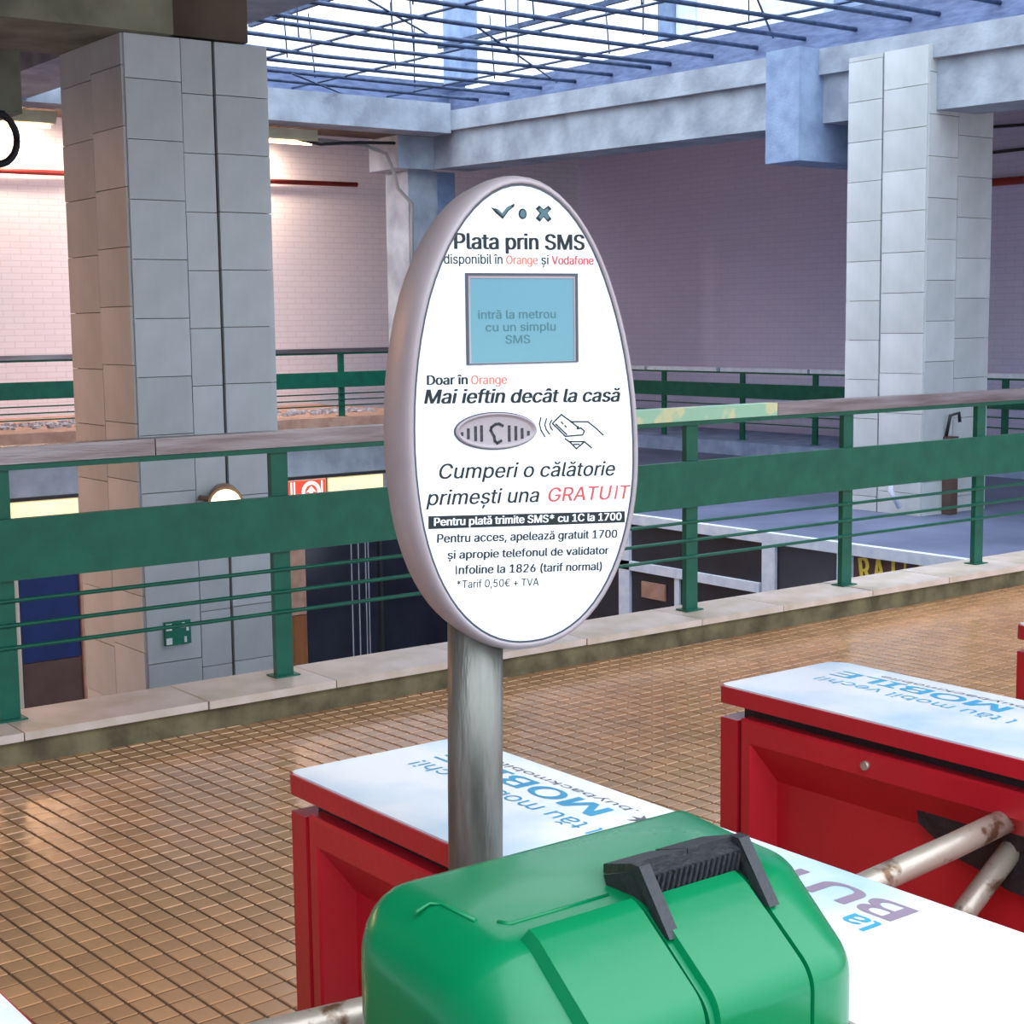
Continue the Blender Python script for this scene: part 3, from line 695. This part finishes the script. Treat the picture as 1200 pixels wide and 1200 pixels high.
# pole
pp = [(0.892, 1.274, 0.004), (0.8965, 1.270, 0.6), (0.900, 1.2675, 1.05), (0.9025, 1.266, 1.24)]
bm = bmesh.new(); tube(bm, pp, 0.0278, 32); po = obj('pole', bm, M['pole'], sg)
for p in po.data.polygons: p.use_smooth = len(p.vertices) == 4
tb('floor_flange', [(0.892, 1.274, 0.0), (0.892, 1.274, 0.008)], 0.036, M['pole'], sg, 24)
def stext(body, x0, x1, b0, b1, cap, m, bold=0.0, shear=0.0):
    rot = math.atan2(b1 - b0, x1 - x0)
    return lettering(body, x0, x0 + math.hypot(x1 - x0, b1 - b0) * (1 - 0) - shear * cap, b0, cap, SMX, m, sg, bold, shear, rot, th=0.0005)
stext('Plata prin SMS', -0.0746, 0.0735, 0.1605, 0.1612, 0.0152, M['ink'], 0.034)
stext('disponibil în', -0.0860, -0.0215, 0.1463, 0.1465, 0.0092, M['ink'], 0.014)
stext('Orange', -0.0175, 0.0185, 0.1464, 0.1464, 0.0085, M['ink_orange'], 0.022)
stext('și', 0.0225, 0.0310, 0.1464, 0.1464, 0.0092, M['ink'], 0.014)
stext('Vodafone', 0.0345, 0.0840, 0.1465, 0.1465, 0.0085, M['ink_red'], 0.026)
stext('Doar în', -0.1066, -0.0620, 0.0304, 0.0297, 0.0092, M['ink'], 0.034)
stext('Orange', -0.0585, -0.0181, 0.0295, 0.0288, 0.0088, M['ink_orange'], 0.022)
stext('Mai ieftin decât la casă', -0.1100, 0.1165, 0.0124, 0.0066, 0.0136, M['ink'], 0.032, 0.2)
stext('Cumperi o călătorie', -0.0965, 0.1102, -0.0613, -0.0698, 0.0146, M['ink'], 0.012, 0.2)
stext('primești una', -0.1090, 0.0187, -0.0866, -0.0915, 0.0146, M['ink'], 0.012, 0.2)
stext('GRATU', 0.0267, 0.1045, -0.0920, -0.0943, 0.0142, M['ink_red'], 0.010, 0.2)
def stem(x, base, cap, w, m, shear=0.0):
    bm = bmesh.new(); prism(bm, [(x, base), (x + w, base), (x + w + shear * cap, base + cap), (x + shear * cap, base + cap)], sp_, 0.0, 0.0005); return obj('lettering', bm, m, sg)
stem(0.1078, -0.0945, 0.0142, 0.0020, M['ink_red'], 0.2)
stext('T', 0.1123, 0.1275, -0.0947, -0.0951, 0.0142, M['ink_red'], 0.010, 0.2)
stext('Pentru acces, apelează gratuit 1700', -0.0987, 0.1109, -0.1242, -0.1352, 0.0085, M['ink'], 0.026)
stext('și apropie telefonul de validator', -0.0877, 0.1003, -0.1412, -0.1515, 0.0082, M['ink'], 0.026)
stem(-0.0786, -0.1573, 0.0084, 0.0013, M['ink'])
stext('nfoline la 1826 (tarif normal)', -0.0756, 0.0918, -0.1573, -0.1678, 0.0084, M['ink'], 0.026)
stext('*Tarif 0,50€ + TVA', -0.0779, 0.0157, -0.1712, -0.1771, 0.0078, M['ink'], 0.006)
bm = bmesh.new(); prism(bm, [(-0.1077, -0.1100), (0.1205, -0.1198), (0.1206, -0.1081), (-0.1074, -0.0974)], sp_, 0.0, 0.0004); obj('banner', bm, M['ink'], sg)
lt = stext('Pentru plată trimite SMS* cu 1C la 1700', -0.1020, 0.1160, -0.1072, -0.1170, 0.0078, M['ink_white'], 0.034)
off = SN * 0.0004; lt.location = lt.location + off
P_ = {'check': [(-0.0336, 0.2012), (-0.0274, 0.1992), (-0.0221, 0.1943), (-0.0156, 0.2016), (-0.0072, 0.2054), (-0.0076, 0.2025), (-0.014, 0.198), (-0.0205, 0.19), (-0.0282, 0.1956)],
      'x': [(0.0168, 0.2009), (0.0208, 0.2042), (0.0259, 0.2004), (0.0311, 0.2042), (0.035, 0.2011), (0.0301, 0.1969), (0.0349, 0.1911), (0.0309, 0.1881), (0.0258, 0.1931), (0.0214, 0.1882), (0.0167, 0.1915), (0.0215, 0.1967)],
      'dot': [(0.0019 + 0.0046 * math.cos(k * math.pi / 9), 0.1955 + 0.0052 * math.sin(k * math.pi / 9)) for k in range(18)]}
M['icon'] = mat('teal_grey_icon', srgb(74, 108, 116), rough=0.4)
for nm, key in (('check_mark', 'check'), ('dot', 'dot'), ('cross_mark', 'x')):
    cx = sum(p[0] for p in P_[key]) / len(P_[key]); cz = sum(p[1] for p in P_[key]) / len(P_[key])
    bm = bmesh.new(); prism(bm, P_[key], sp_, 0.0, 0.0005); ic = obj(nm, bm, M['ink'], sg)
    bm = bmesh.new(); prism(bm, [(cx + (a - cx) * 0.72, cz + (b - cz) * 0.72) for a, b in P_[key]], sp_, 0.0005, 0.0008); obj('fill', bm, M['icon'], ic)
# LCD window: dark frame, sunk screen
sq = lambda x0, x1, y0, y1: [(x0, y0), (x1, y0), (x1, y1), (x0, y1)]
def rect_frame(nm, o, i, d0, d1, m, parent):
    bm = bmesh.new()
    ra = [[bm.verts.new(sp_(x, y, d)) for x, y in sq(*o)] for d in (d0, d1)]; rb_ = [[bm.verts.new(sp_(x, y, d)) for x, y in sq(*i)] for d in (d1, d0)]
    rs = ra + rb_
    for q in range(4):
        A_, B_ = rs[q], rs[(q + 1) % 4]
        for k in range(4): bm.faces.new((A_[k], A_[(k + 1) % 4], B_[(k + 1) % 4], B_[k]))
    return obj(nm, bm, m, parent)
scr = rect_frame('screen_frame', (-0.0632, 0.0645, 0.0485, 0.1376), (-0.0605, 0.0618, 0.0496, 0.1352), 0.0, 0.0016, M['edge'], sg)
rect_frame('screen_bevel', (-0.0605, 0.0618, 0.0496, 0.1352), (-0.0580, 0.0600, 0.0500, 0.1325), 0.0, 0.0009, M['housing'], scr)
bm = bmesh.new(); prism(bm, sq(-0.0582, 0.0602, 0.0498, 0.1327), sp_, 0.0, 0.0004); obj('screen', bm, M['lcd'], scr)
def slcd(body, x0, x1, b, cap):
    o = lettering(body, x0, x1, b, cap, SMX, M['lcd_ink'], scr, 0.012, 0, 0, th=0.0002); o.location = o.location + SN * 0.0004
slcd('intră la metrou', -0.0496, 0.0387, 0.0932, 0.0082); slcd('cu un simplu', -0.0415, 0.0386, 0.0808, 0.0082); slcd('SMS', -0.0195, 0.0088, 0.0686, 0.0082)
# speaker grille emblem: grey oval with slots round a letter C
ov = lambda a, b, cx=-0.0316, cz=-0.0172, n=36: [(cx + a * math.cos(k * 2 * math.pi / n), cz + b * math.sin(k * 2 * math.pi / n) - 0.02 * a * math.cos(k * 2 * math.pi / n)) for k in range(n)]
em = obj('oval_grille', loft([[sp_(x, y, d) for x, y in ov(a, b)] for a, b, d in ((0.0455, 0.0178, 0.0), (0.0455, 0.0178, 0.003), (0.0440, 0.0166, 0.0042), (0.0425, 0.0154, 0.0030), (0.040, 0.0140, 0.0016))]), M['housing'], sg)
obj('rim', loft([[sp_(x, y, d) for x, y in ov(a, b)] for a, b, d in ((0.0466, 0.0188, 0.0), (0.0466, 0.0188, 0.0014), (0.0456, 0.0179, 0.0014), (0.0456, 0.0179, 0.0))], False, False), M['edge'], em)
bars = [(-0.0700, -0.0166, -0.021), (-0.063, -0.0126, -0.0248), (-0.055, -0.0105, -0.0275), (-0.0483, -0.0097, -0.0285), (-0.0171, -0.011, -0.030), (-0.0096, -0.0122, -0.029), (-0.0024, -0.0148, -0.0272), (0.0048, -0.0185, -0.0240)]
for x, a, b in bars:
    zc_ = (a + b) / 2; h = abs(a - b) / 2 * 0.86
    bm = bmesh.new(); prism(bm, sq(x - 0.0015, x + 0.0015, zc_ - h, zc_ + h), sp_, 0.0015, 0.0020); obj('slot', bm, M['black'], em)
def strip(pts, w, d0, d1):
    bm = bmesh.new()
    for (x0_, y0_), (x1_, y1_) in zip(pts, pts[1:]):
        dx, dy = x1_ - x0_, y1_ - y0_; L_ = math.hypot(dx, dy); nx, ny = -dy / L_ * w / 2, dx / L_ * w / 2; ex_, ey_ = dx / L_ * w * 0.4, dy / L_ * w * 0.4
        prism(bm, [(x0_ + nx - ex_, y0_ + ny - ey_), (x0_ - nx - ex_, y0_ - ny - ey_), (x1_ - nx + ex_, y1_ - ny + ey_), (x1_ + nx + ex_, y1_ + ny + ey_)], sp_, d0, d1)
    return bm
obj('letter_c', strip([(-0.0246, -0.0124), (-0.0285, -0.0104), (-0.0326, -0.0107), (-0.0372, -0.0135), (-0.0380, -0.0165), (-0.0343, -0.0226), (-0.0335, -0.0272), (-0.0309, -0.0295), (-0.0265, -0.0274)], 0.0027, 0.0015, 0.0021), M['black'], em)
H = {'w1': [(0.0204, -0.0063), (0.0187, -0.0125), (0.0203, -0.0188), (0.0248, -0.0256)], 'w2': [(0.027, -0.0074), (0.0249, -0.0136), (0.0265, -0.0185), (0.0302, -0.0232)], 'w3': [(0.0333, -0.0091), (0.0307, -0.013), (0.0317, -0.0166), (0.0338, -0.0194)]}
for k_ in H: obj('wave_line', strip(H[k_], 0.0013, 0.0, 0.0004), M['ink'], sg)
G = [[(0.0444, -0.0041), (0.0339, -0.0127), (0.049, -0.0264), (0.0696, -0.0259), (0.0718, -0.022), (0.0676, -0.0187), (0.0633, -0.0194), (0.0644, -0.0171)], [(0.0444, -0.0041), (0.0555, -0.0114), (0.065, -0.0187)], [(0.038, -0.0136), (0.0505, -0.0246)],
     [(0.0555, -0.0118), (0.0762, -0.0127), (0.0858, -0.0198), (0.0944, -0.027)], [(0.049, -0.0291), (0.0536, -0.032), (0.0717, -0.0329), (0.0803, -0.0397)], [(0.0536, -0.032), (0.0621, -0.0397), (0.0706, -0.0338)], [(0.0589, -0.035), (0.0653, -0.0353)], [(0.0443, -0.0117), (0.0464, -0.0136)], [(0.0485, -0.0155), (0.05, -0.017)]]
bm = bmesh.new(); tmp = []
for pl in G:
    b2 = strip(pl, 0.0014, 0.0, 0.0004); me_ = bpy.data.meshes.new('t'); b2.to_mesh(me_); b2.free(); bm.from_mesh(me_); bpy.data.meshes.remove(me_)
obj('hand_pictogram', bm, M['ink'], sg)

# ================================================================== GREEN CASE
gc = empty('validator_case', (0.77, 0.90, 0.0), 'glossy green plastic case with a black carry handle, in front of the steel sign pole', 'case')
UL, UR, VB, VFr, ZT, ZB = 0.592, 0.947, 1.022, 0.782, 1.077, 0.70
def cprof(k=0.0, kf=None):
    """closed (v,z) outline of the case, k = inward offset"""
    P = []; kf = k if kf is None else kf
    def arc(cx, cz, r, a0, a1, n=6):
        for q in range(n + 1):
            a = math.radians(a0 + (a1 - a0) * q / n); P.append((cx + (r) * math.cos(a), cz + (r) * math.sin(a)))
    r = 0.022
    arc(VB - k - r, ZT - k - r, r, 0, 90)                      # back top
    arc(VFr + 0.092 + kf * 0.8, ZT - k - 0.05 - kf * 0.25, 0.05, 95, 122, 5)           # roll over to the slope
    arc(VFr + kf + 0.032, ZT - 0.047 - k - kf * 0.3 - 0.028, 0.032, 128, 180, 6)  # fold to the front
    P.append((VFr + kf, ZT - 0.16)); P.append((VFr + kf + 0.006, ZB + k)); P.append((VB - k, ZB + k)); P.append((VB - k, ZT - 0.12))
    return P
def cring(u, k):
    if isinstance(k, tuple):
        if k[0] == 'groove':
            a = cprof(0.0); b = cprof(k[1]); return [Vector((u, *(b[i] if 9 <= i < 21 else a[i]))) for i in range(len(a))]
        return [Vector((u, v_, z_)) for v_, z_ in cprof(k[0], k[1])]
    return [Vector((u, v_, z_)) for v_, z_ in cprof(k)]
RL, RF = 0.058, 0.060
secs = []
for q in range(9):
    a = math.radians(90 * q / 8)        # 0 -> end cap, 90 -> full section
    secs.append((UL + RL * (1 - math.cos(a)), 0.8 * RL * (1 - math.sin(a))))
for (g0, dep_) in ((0.757, 0.005), (0.866, 0.005)):
    secs += [(g0 - 0.0022, 0.0), (g0 - 0.0008, ('groove', dep_)), (g0 + 0.0008, ('groove', dep_)), (g0 + 0.0022, 0.0)]
for q in range(13):
    a = math.radians(90 * q / 12)
    tt = RF * (1 - math.sin(a)); kb = 0.0 if tt > 0.012 else 0.012 - math.sqrt(max(0, 0.012 ** 2 - (0.012 - tt) ** 2))
    secs.append((UR - tt, (kb, 0.066 * (1 - math.cos(a)))))
obj_shell = obj('shell', loft([cring(u, k) for u, k in secs]), M['gplas'], gc, smooth=True)
try:
    obj_shell.data.set_sharp_from_angle(angle=math.radians(40))
except Exception: pass
# raised pressed fields on the lid, following the outline (offset outwards)
def field(u0, u1, i0, i1, h, nm='raised_field', m=None, bev=0.004):
    P = cprof(0.0)[i0:i1 + 1]; O = cprof(-h)[i0:i1 + 1]
    bm = bmesh.new()
    lo0 = [bm.verts.new((u0, a, b)) for a, b in P]; hi0 = [bm.verts.new((u0 + h * 0.6, a, b)) for a, b in O]
    lo1 = [bm.verts.new((u1, a, b)) for a, b in P]; hi1 = [bm.verts.new((u1 - h * 0.6, a, b)) for a, b in O]
    n = len(P)
    for k in range(n - 1):
        bm.faces.new((hi0[k], hi0[k + 1], hi1[k + 1], hi1[k])); bm.faces.new((lo0[k], lo0[k + 1], hi0[k + 1], hi0[k])); bm.faces.new((lo1[k], hi1[k], hi1[k + 1], lo1[k + 1]))
        bm.faces.new((lo0[k], lo1[k], lo1[k + 1], lo0[k + 1]))
    bm.faces.new((lo0[0], hi0[0], hi1[0], lo1[0])); bm.faces.new((lo0[-1], lo1[-1], hi1[-1], hi0[-1]))
    o = obj(nm, bm, m or M['gplas'], gc, bevel=bev, segs=3, ang=50)
    for p in o.data.polygons: p.use_smooth = True
    try: o.data.set_sharp_from_angle(angle=math.radians(35))
    except Exception: pass
    return o
field(0.648, 0.752, 9, 20, 0.0065, bev=0.003)
for pts in ([(0.652, 0.893, ZT), (0.657, 0.884, ZT), (0.75, 0.884, ZT)], [(0.618, 0.950, ZT - 0.002), (0.634, 0.955, ZT), (0.641, 0.948, ZT), (0.641, 0.905, ZT)]):
    tb('moulded_ridge', pts, 0.0016, M['gplas'], gc, 8)
field(0.764, 0.860, 9, 20, 0.0035, 'latch_panel', bev=0.0012)
# handle: sloping plate, hanging grip and two legs over a dark hollow
def hbx(nm, pts, m, bev=0.0):
    pts = [(a - 0.004, b, c + 0.005) for a, b, c in pts]
    bm = bmesh.new(); vs = [bm.verts.new(p) for p in pts]
    for f in ((0, 3, 2, 1), (4, 5, 6, 7), (0, 1, 5, 4), (1, 2, 6, 5), (2, 3, 7, 6), (3, 0, 4, 7)): bm.faces.new([vs[i] for i in f])
    return obj(nm, bm, m, gc, bevel=bev)
def plate(u0, u1, nm='handle'):
    return hbx(nm, [(u0, 0.868, 1.0895), (u1, 0.868, 1.0895), (u1 + 0.012, 0.925, 1.0705), (u0 + 0.018, 0.925, 1.0705), (u0, 0.868, 1.0985), (u1, 0.868, 1.0985), (u1 + 0.012, 0.925, 1.0785), (u0 + 0.018, 0.925, 1.0785)], M['black'], 0.0015)
hp = plate(0.766, 0.8205); hp['label'] = 'left half of the black handle plate'
hp = plate(0.8215, 0.878); hp['label'] = 'right half of the black handle plate'
hbx('handle_grip', [(0.774, 0.862, 1.063), (0.870, 0.862, 1.063), (0.870, 0.870, 1.064), (0.774, 0.870, 1.064), (0.774, 0.858, 1.090), (0.870, 0.858, 1.090), (0.870, 0.868, 1.094), (0.774, 0.868, 1.094)], M['black'])
bm = bmesh.new()
for k in range(16):
    u = 0.778 + k * 0.0058; tube(bm, [(u - .004, 0.8605, 1.071), (u - .001, 0.857, 1.094)], 0.0013, 5)
obj('grip_ribs', bm, M['black'], gc)
for u in (0.764, 0.869):
    hbx('handle_leg', [(u, 0.826, 1.052), (u + 0.011, 0.826, 1.052), (u + 0.011, 0.838, 1.052), (u, 0.838, 1.052), (u, 0.860, 1.0985), (u + 0.011, 0.860, 1.0985), (u + 0.011, 0.870, 1.0985), (u, 0.870, 1.0985)], M['black'], 0.001)
    hbx('handle_cheek', [(u + 0.003, 0.84, 1.055), (u + 0.007, 0.84, 1.055), (u + 0.007, 0.90, 1.068), (u + 0.003, 0.90, 1.068), (u + 0.003, 0.862, 1.094), (u + 0.007, 0.862, 1.094), (u + 0.007, 0.905, 1.079), (u + 0.003, 0.905, 1.079)], M['black'])
bx('latch', 0.775, 0.855, VFr - 0.012, VFr - 0.002, 0.90, 0.955, M['black'], gc, bevel=0.003)
bx('mounting_plate', 0.66, 0.88, 0.82, 0.98, 0.685, 0.70, M['pole'], gc)
tb('support_post', [(0.77, 0.90, 0.008), (0.77, 0.90, 0.685)], 0.035, M['pole'], gc, 24)
tb('floor_flange', [(0.77, 0.90, 0.0), (0.77, 0.90, 0.008)], 0.075, M['pole'], gc, 24)

# the hall to the left: warm ceiling tubes beyond the frame that tint the pillar's left face
def hall_lamp(u, v, z, e, label):
    t = empty('hall_lamp', (u, v, z), label, 'ceiling light', 'warm ceiling lamps of the left hall')
    bx('housing', u - 0.6, u + 0.6, v - 0.1, v + 0.1, z + 0.03, z + 0.1, M['cream_metal'], t)
    tb('tube', [(u - 0.55, v, z), (u + 0.55, v, z)], 0.018, M['tube_glow'], t, 8)
    tb('hanger', [(u, v, z + 0.1), (u, v, 4.1)], 0.01, M['cable'], t, 6)
    l_ = bpy.data.lights.new('tube_light', 'AREA'); l_.shape = 'RECTANGLE'; l_.size = 1.1; l_.size_y = 0.15; l_.energy = e; l_.color = (1.0, 0.52, 0.27)
    lo = bpy.data.objects.new('tube_light', l_); COL.objects.link(lo); lo.parent = t; lo.location = (0, 0, -0.04)
for (u, v, e, lb) in ((-0.8, 10.4, 95, 'nearest of the warm tube lamps in the hall left of the left pillar'), (-2.2, 15.0, 80, 'farthest of the warm tube lamps in the hall left of the left pillar'), (0.4, 12.8, 55, 'middle one of the warm tube lamps in the hall left of the left pillar')):
    hall_lamp(u, v, 3.0, e, lb)
